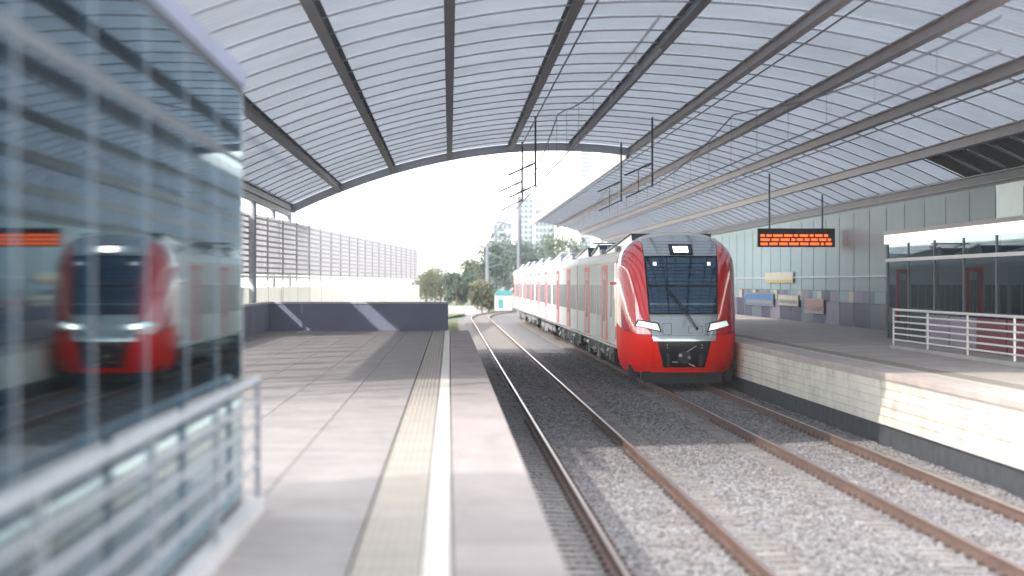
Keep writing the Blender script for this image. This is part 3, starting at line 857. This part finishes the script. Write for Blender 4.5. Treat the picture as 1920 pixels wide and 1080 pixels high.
# headlights: slanted lens in a dark frame
def poly_on_nose(name, m, pts, off, par, n=6):
    (a, b, c, d) = pts
    q = MB()
    def f(s_, t_):
        u = (a[0]*(1-s_)+b[0]*s_)*(1-t_) + (d[0]*(1-s_)+c[0]*s_)*t_
        v = (a[1]*(1-s_)+b[1]*s_)*(1-t_) + (d[1]*(1-s_)+c[1]*s_)*t_
        return P(u, v, off)
    q.grid(f, lin(0, 1, n), lin(0, 1, n)); return q.build(name, m, par, smooth=True)
for sg in (-1, 1):
    fr = poly_on_nose('headlight', 'train_seal', [(sg*1.30, 1.93), (sg*.73, 1.84), (sg*.65, 1.56), (sg*1.40, 1.75)], .010, train)
    poly_on_nose('lens', 'headlamp_dim', [(sg*1.265, 1.89), (sg*.765, 1.805), (sg*.70, 1.605), (sg*1.34, 1.755)], .016, fr)
    poly_on_nose('lamp', 'headlamp', [(sg*.97, 1.80), (sg*.82, 1.775), (sg*.79, 1.66), (sg*.97, 1.68)], .020, fr)
tl = poly_on_nose('top_headlight', 'train_seal', [(-.36, 4.13), (.34, 4.13), (.36, 3.80), (-.32, 3.80)], .012, train)
poly_on_nose('lens', 'side_glass', [(-.32, 4.09), (.30, 4.09), (.32, 3.84), (-.28, 3.84)], .017, tl)
poly_on_nose('lamp', 'headlamp', [(-.22, 4.05), (.20, 4.05), (.22, 3.88), (-.20, 3.88)], .022, tl)
for u in (-.78, .80): poly_on_nose('marker_light', 'marker', [(u-.05, 3.60), (u+.05, 3.60), (u+.05, 3.50), (u-.05, 3.50)], .012, train)
# hatches on the nose panel
def outline(pts, r=.006):
    q = MB(); q.path([P(u, v, .003) for u, v in pts+[pts[0]]], r, 5); q.build('hatch_seam', 'train_seal', train)
outline([(-.62, 1.82), (-.38, 1.82), (-.38, 1.50), (-.62, 1.50)])
outline([(.62, 1.82), (.86, 1.82), (.86, 1.50), (.62, 1.50)])
outline([(.12, 1.74), (.52, 1.74), (.52, 1.54), (.12, 1.54)])
# wiper: pivot, arm pair, blade
wp = MB(); wp.path([P(.36, 1.66, .05), P(.12, 2.05, .08), P(-.42, 2.80, .06)], .017, 6)
wp.path([P(.30, 1.68, .05), P(.05, 2.05, .08), P(-.46, 2.75, .06)], .010, 6)
wo = wp.build('wiper', 'train_seal', train)
MB().path([P(-.44, v, .03) for v in lin(2.15, 3.72, 10)], .012, 6).build('blade', 'train_seal', wo)
MB().tube(P(.36, 1.66, .0), P(.36, 1.66, .07), .045, 10).build('pivot', 'train_seal', wo)
# curved brush-like cable in front of the glass (hanging aerial lead)
# snow plough and first axle
pp_ = MB(); pp_.box(-1.15, 1.15, .55, .65, .10, .42); pp_.box(-.9, .9, .60, .7, -.0+.06, .12)
pp_.build('plough', 'underframe', train)
MB().box(-1.52, -1.30, 1.3, 1.6, .08, .6).build('guard_iron', 'underframe', train)
MB().box(1.30, 1.52, 1.3, 1.6, .08, .6).build('guard_iron', 'underframe', train)
# rear closure of the cab dome
q = MB(); prof = [F(0, v, 1) for v in lin(.5, 4.46, 20)]
q.v = [(p.x, ZB, p.z) for p in prof] + [(-p.x, ZB, p.z) for p in reversed(prof)]; q.f = [tuple(range(len(q.v)))]
q.build('cab_bulkhead', 'train_white', train)
# mirror-less camera pod by the cab
for sg in (-1, 1):
    MB().tube((sg*1.74, 4.6, 2.98), (sg*1.86, 4.6, 2.98), .05, 10, .035).build('side_camera', 'train_red', train, smooth=True)

# --- carriages
HWB = 1.742
SIDE = [(-HWB, 1.12), (-HWB, 3.58), (-1.72, 3.74), (-1.60, 3.90), (-1.35, 4.0), (-.7, 4.06), (.7, 4.06), (1.35, 4.0), (1.60, 3.90), (1.72, 3.74), (HWB, 3.58), (HWB, 1.12)]
def sidebox(par, name, m, y0, y1, z0, z1, out=.006, th=.03, both=True):
    objs = []
    for sg in ((-1, 1) if both else (-1,)):
        a, b = sorted((sg*(HWB+out), sg*(HWB+out-th)))
        q = MB(); q.box(a, b, y0, y1, z0, z1); objs.append(q.build(name, m, par))
    return objs
def door(par, yc, far=False):
    """double leaf door: pink-red surround, pale leaves with glass, dark joint"""
    for o in sidebox(par, 'door', 'train_pink', yc-1.6, yc+1.6, 1.16, 3.56, .008):
        sg = -1 if o.data.vertices[0].co.x < 0 else 1
        for (a, b) in ((yc-.66, yc-.02), (yc+.02, yc+.66)):
            x0, x1 = sorted((sg*(HWB+.008), sg*(HWB+.016)))
            MB().box(x0, x1, a, b, 1.2, 3.4).build('door_leaf', 'door_leaf', o)
            if True:
                x0, x1 = sorted((sg*(HWB+.016), sg*(HWB+.019)))
                MB().box(x0, x1, a+.14, b-.10, 1.75, 3.1).build('door_glass', 'side_glass', o)
        x0, x1 = sorted((sg*(HWB+.01), sg*(HWB+.022)))
        MB().box(x0, x1, yc-.018, yc+.018, 1.2, 3.42).build('door_seal', 'train_seal', o)
def window(par, y0, y1, z0=1.93, z1=2.92):
    sidebox(par, 'window', 'side_glass', y0, y1, z0, z1, .007)
def bogie(par, yc):
    b = bpy.data.objects.new('bogie', None); COL.objects.link(b); b.parent = par
    fr = MB()
    for sg in (-1, 1):
        x0, x1 = sorted((sg*1.02, sg*1.18))
        fr.box(x0, x1, yc-1.7, yc+1.7, .52, .72); fr.box(x0-.03, x1+.03, yc-.4, yc+.4, .40, .86)
        for d in (-1.2, 1.2):
            fr.tube((sg*1.05, yc+d-.32, .50), (sg*1.05, yc+d-.32, .92), .09, 8)
            fr.tube((sg*1.05, yc+d+.32, .50), (sg*1.05, yc+d+.32, .92), .09, 8)
            fr.tube((sg*1.0, yc+d, .46), (sg*1.30, yc+d, .46), .15, 10)
    o = fr.build('bogie', 'underframe', par)
    COL.objects.unlink(b); bpy.data.objects.remove(b)
    for d in (-1.2, 1.2):
        for sg in (-1, 1):
            MB().tube((sg*.73, yc+d, .43), (sg*.87, yc+d, .43), .43, 24).build('wheel', 'wheel_steel', o, smooth=True)
            MB().tube((sg*.87, yc+d, .43), (sg*1.33, yc+d, .43), .09, 10).build('axle_box', 'under_light', o, smooth=True)
    return o
random.seed(11)
def underboxes(par, y0, y1):
    y = y0
    while y < y1-.4:
        ln = random.uniform(.5, 1.7); ln = min(ln, y1-y-.1)
        zb = random.uniform(.28, .55)
        MB().box(-1.45, -1.05, y, y+ln, zb, 1.06).build('equipment_box', 'underframe', par)
        MB().box(1.05, 1.45, y, y+ln, zb, 1.06).build('equipment_box', 'underframe', par)
        q = MB()
        r_ = random.random()
        if r_ < .4: q.box(-1.49, -1.452, y+ln*.15, y+ln*.45, zb+.05, 1.0)
        elif r_ < .7: q.tube((-1.5, y+.1, zb+.1), (-1.5, y+.1, 1.05), .03, 6); q.tube((-1.5, y+.1, zb+.1), (-1.5, y+ln*.8, zb+.15), .025, 6)
        else: q.tube((-1.52, y+.1, .8), (-1.52, y+ln-.1, .8), .10, 8)
        q.build('pipework', 'under_light', par)
        y += ln + random.uniform(.12, .45)
def roofgear(par, y0, y1, peak):
    """tapering dark fairing with a pale top edge, plus insulators and bars behind it"""
    L_ = y1-y0
    q = MB(); q.xprism([(y0, 4.0), (y0+.5, 4.0+peak), (y0+1.2, 4.0+peak+.02), (y1, 4.08), (y1, 4.0)], -1.22, 1.22)
    o = q.build('roof_fairing', 'fairing', par)
    for sg in (-1, 1):
        q = MB(); q.bar((sg*1.23, y0+.5, 4.0+peak+.02), (sg*1.23, y1-.05, 4.10), .08, .05); q.build('edge_strip', 'train_white', o)
def roofclutter(par, y0, y1):
    n = int((y1-y0)/.9)
    for k in range(n):
        y = y0 + (k+.5)*(y1-y0)/n
        sx = -1.0 if k % 2 else -.55
        q = MB(); q.tube((sx, y, 4.0), (sx, y, 4.31), .06, 8)
        for j in range(3): q.tube((sx, y, 4.06+j*.07), (sx, y, 4.085+j*.07), .10, 8)
        q.build('roof_insulator', 'insulator', par)
    MB().tube((-1.0, y0, 4.28), (-.6, y1, 4.30), .022, 6).build('busbar', 'insulator', par)
    q = MB(); q.box(-1.3, -.2, (y0+y1)/2-.5, (y0+y1)/2+.5, 4.0, 4.20); q.build('roof_box', 'under_light', par)
seams = [ZB, 26.0, 50.1, 74.4, 98.8, 124.0]
for ci in range(5):
    ya, yb = seams[ci], seams[ci+1]
    g0 = 0.0 if ci == 0 else .22; g1 = .22 if ci < 4 else 0
    car = MB().prism(SIDE, ya+g0, yb-g1).build('carriage', 'train_white', train)
    y0, y1 = ya+g0, yb-g1
    # silver skirt line and dark floor line
    for sg in (-1, 1):
        x0, x1 = sorted((sg*1.66, sg*(HWB+.012)))
        MB().box(x0, x1, y0+.03, y1-.03, 1.02, 1.13).build('skirt', 'train_silver', car)
        x0, x1 = sorted((sg*(HWB-.02), sg*(HWB+.012)))
        MB().box(x0, x1, y0, y1, 3.60, 3.66).build('cornice', 'train_white', car)
    MB().box(-1.6, 1.6, y0, y1, .95, 1.10).build('floor', 'underframe', car)
    if ci == 0:
        sidebox(car, 'cab_stripe', 'train_red', ZB+.003, 4.35, 1.14, 3.60, .004)
        sidebox(car, 'side_panel', 'door_leaf', 4.4, 7.4, 1.16, 3.56, .005)
        window(car, 5.2, 6.1); sidebox(car, 'handrail', 'steel', 4.62, 4.66, 1.3, 2.5, .05, .03)
        door(car, 9.05)
        sidebox(car, 'side_panel', 'door_leaf', 10.7, 13.6, 1.16, 3.56, .005)
        window(car, 10.85, 11.55); window(car, 11.7, 13.2)
        door(car, 19.2)
        for k in range(3): window(car, 13.8+k*1.25, 13.8+k*1.25+1.05)
        for k in range(4): window(car, 20.95+k*1.2, 20.95+k*1.2+1.05)
        roofclutter(car, 8.5, 12); roofgear(car, 3.9, 16.0, .50)
        roofclutter(car, 16.5, 20.0); roofgear(car, 20.0, 25.0, .40)
        bogie(car, 6.4); underboxes(car, 8.8, 24.0)
    else:
        L_ = y1-y0
        d1, d2 = y0+7.0, y1-6.2
        door(car, d1); door(car, d2)
        for a, b in ((y0+.5, d1-1.7), (d1+1.7, d2-1.7), (d2+1.7, y1-.5)):
            n = max(1, int((b-a)/1.55)); st_ = (b-a)/n
            for k in range(n): window(car, a+k*st_+.1, a+(k+1)*st_-.1)
        if ci == 4: sidebox(car, 'end_stripe', 'train_red', y1-3.0, y1-.01, 1.14, 3.6, .009)
        roofgear(car, y0+1.2, y0+11, .40); roofclutter(car, y0+11.3, y0+14); roofgear(car, y0+14.5, y1-1, .34)
        underboxes(car, y0+2.4, y1-2.4)
    if ci < 4:
        bogie(car, y1+.2)
        MB().prism([(x*.90, z*.985) for x, z in SIDE], y1-.01, y1+.45).build('gangway_bellows', 'train_seal', car)
    else: bogie(car, y1-3.5)
# pantograph folded on the second carriage
pg = MB(); by = 32.0
pg.path([(-.6, by, 4.4), (-.5, by+1.7, 4.5), (-.55, by-.1, 4.6)], .03, 6); pg.path([(.6, by, 4.4), (.5, by+1.7, 4.5), (.55, by-.1, 4.6)], .03, 6)
pg.tube((-.8, by-.1, 4.64), (.8, by-.1, 4.64), .03, 6)
pg.build('pantograph', 'dark_steel', train)

# ------------------------------------------------------------------ trees beyond the station
def tree(x, y, h, wd, lm, label, seed):
    rnd = random.Random(seed)
    t = thing('tree', label, 'tree', (x, y, -.5), 'trees beyond the station')
    tr = MB(); tr.tube((0, 0, 0), (rnd.uniform(-.2, .2), 0, h*.45), .22*h/8, 8, .14*h/8)
    for k in range(6):
        a = rnd.uniform(0, 6.28); z = h*rnd.uniform(.28, .5)
        tr.tube((0, 0, z), (math.cos(a)*wd*.55, math.sin(a)*wd*.55, z+h*rnd.uniform(.15, .35)), .09*h/8, 6, .03)
    tr.build('trunk', 'bark', t)
    cr = MB()
    blobs = [(rnd.uniform(-.6, .6)*wd, rnd.uniform(-.5, .5)*wd, h*rnd.uniform(.35, .88), rnd.uniform(.25, .45)*wd) for _ in range(13)]
    for (bx, by_, bz, br) in blobs:
        for _ in range(230):
            d = Vector((rnd.gauss(0, 1), rnd.gauss(0, 1), rnd.gauss(0, .8))).normalized()*br*rnd.uniform(.45, 1.08)
            c = Vector((bx, by_, bz)) + d; s_ = rnd.uniform(.10, .24)
            n_ = Vector((rnd.gauss(0, 1), rnd.gauss(0, 1), rnd.gauss(0, 1))).normalized(); u_ = n_.orthogonal().normalized(); w2 = n_.cross(u_)
            cr.quad(c-u_*s_, c-w2*s_*.6, c+u_*s_, c+w2*s_*.6)
    me = cr.build('crown', lm, t)
TR = [(858, 262, 4.6, 2.2, 0, 'small round tree at the left end of the tree row beyond the tracks'),
      (885, 300, 7.0, 3.0, 1, 'mid sized bright green tree left of the catenary mast'),
      (915, 285, 8.6, 3.2, 2, 'tall blue green tree left of the dark mast'),
      (948, 320, 10.5, 3.8, 0, 'broad dark tree directly behind the tall mast'),
      (985, 300, 9.6, 3.6, 2, 'tall tree rising behind the far end of the train'),
      (1020, 330, 10.2, 4.0, 1, 'large tree partly hidden behind the train roof'),
      (826, 330, 5.2, 3.4, 3, 'low yellowish tree behind the end of the louvred wall'),
      (800, 350, 5.6, 3.8, 1, 'low green tree behind the louvred wall'),
      (905, 250, 3.6, 2.0, 3, 'low yellow green bush tree in front of the row'),
      (1062, 345, 11.0, 4.4, 0, 'dark tree behind the roofs of the train')]
for i, (px, Y, h, wd, lm, lb) in enumerate(TR):
    tree((px-VPX)*Y/FPX, Y, h, wd, 'leaf%d' % lm, lb, 100+i)
# grass tufts by the curve
q = MB(); rg = random.Random(3)
for _ in range(9000):
    y = rg.uniform(92, 240); x = rg.uniform(-5, .55) if y < 205 else rg.uniform(-8, -1.6)+max(0, y-205)**2/900
    h_ = rg.uniform(.08, .28); a = rg.uniform(0, 3.14); dx, dy = math.cos(a)*.03, math.sin(a)*.03
    i = len(q.v); q.v += [(x-dx, y-dy, -.46), (x+dx, y+dy, -.46), (x+rg.uniform(-.08, .08), y, -.46+h_)]; q.f.append((i, i+1, i+2))
tag(q.build('grass_tufts', 'leaf3'), 'yellow green grass between the platform end and the curving tracks', 'grass', kind='stuff')

# ------------------------------------------------------------------ far buildings and hut
def tower(px0, px1, ptop, Y, label, cols, rows):
    a = at(px0, 560, Y); b = at(px1, ptop, Y); wd = b.x-a.x; H = b.z
    t = thing('tower_block', label, 'building', ((a.x+b.x)/2, Y, -.5), 'far tower blocks')
    MB().box(-wd/2, wd/2, 0, wd*1.1, 0, H+.5).build('wall', 'tower_wall', t)
    MB().box(-wd/2*.6, wd/2*.6, wd*.1, wd*.6, H+.5, H+3.5).build('plant_room', 'tower_wall', t)
    q = MB(); cw = wd/cols; rh = H/rows
    for i in range(cols):
        for j in range(rows): q.box(-wd/2+i*cw+cw*.2, -wd/2+(i+1)*cw-cw*.2, -.3, -.02, j*rh+rh*.3+.5, j*rh+rh*.85+.5)
    q.build('window_grid', 'tower_glass', t, kind='stuff')
tower(972, 1000, 372, 700, 'grey blue tower block rising above the trees behind the mast', 3, 18)
tower(1003, 1040, 392, 640, 'wider pale tower block beside the roof edge', 5, 14)
tower(1090, 1108, 230, 900, 'very tall slender tower seen through the gap below the roof end', 3, 40)
tower(925, 960, 418, 800, 'lower distant block left of the mast', 4, 8)
h0 = at(928, 574, 225); h1 = at(960, 547, 225)
t = thing('service_hut', 'small white hut with a teal roof beside the curving tracks', 'hut', (0, 225, h0.z))
MB().box(h0.x, h1.x, 0, 1.6, -.4, h1.z-h0.z-.3).build('wall', 'hut_white', t)
MB().prism([(h0.x-.08, h1.z-h0.z-.3), (h1.x+.08, h1.z-h0.z-.3), ((h1.x+h0.x)/2+.5, h1.z-h0.z+.1), ((h1.x+h0.x)/2-.5, h1.z-h0.z+.1)], -.1, 1.7).build('roof', 'hut_teal', t)
MB().box(h0.x+.3, h0.x+.75, -.02, .0, -.2, .62).build('door', 'hut_teal', t)
# low distant boundary wall
q = MB()
dw = thing('boundary_wall', 'long low grey boundary wall across the distance behind the tracks', 'wall', (0, 255, -.5))
for k in range(12):
    MB().box(-26+k*2.5, -26+k*2.5+2.46, 0, .2, 0, 1.1).build('wall_panel', 'parapet' if 0 else 'concrete', dw)

# ------------------------------------------------------------------ haze in the summer air
m = bpy.data.materials.new('haze'); m.use_nodes = True; n = m.node_tree.nodes; n.clear()
ou = n.new('ShaderNodeOutputMaterial'); pv_ = n.new('ShaderNodeVolumePrincipled')
pv_.inputs['Color'].default_value = (.93, .96, 1, 1); pv_.inputs['Density'].default_value = .0003; pv_.inputs['Anisotropy'].default_value = .1
m.node_tree.links.new(pv_.outputs[0], ou.inputs['Volume']); MATS['haze'] = m
tag(MB().box(-660, 660, -100, 1150, -1.6, 80).build('haze', 'haze'), 'pale bright haze in the air over the whole station', 'haze', kind='stuff')
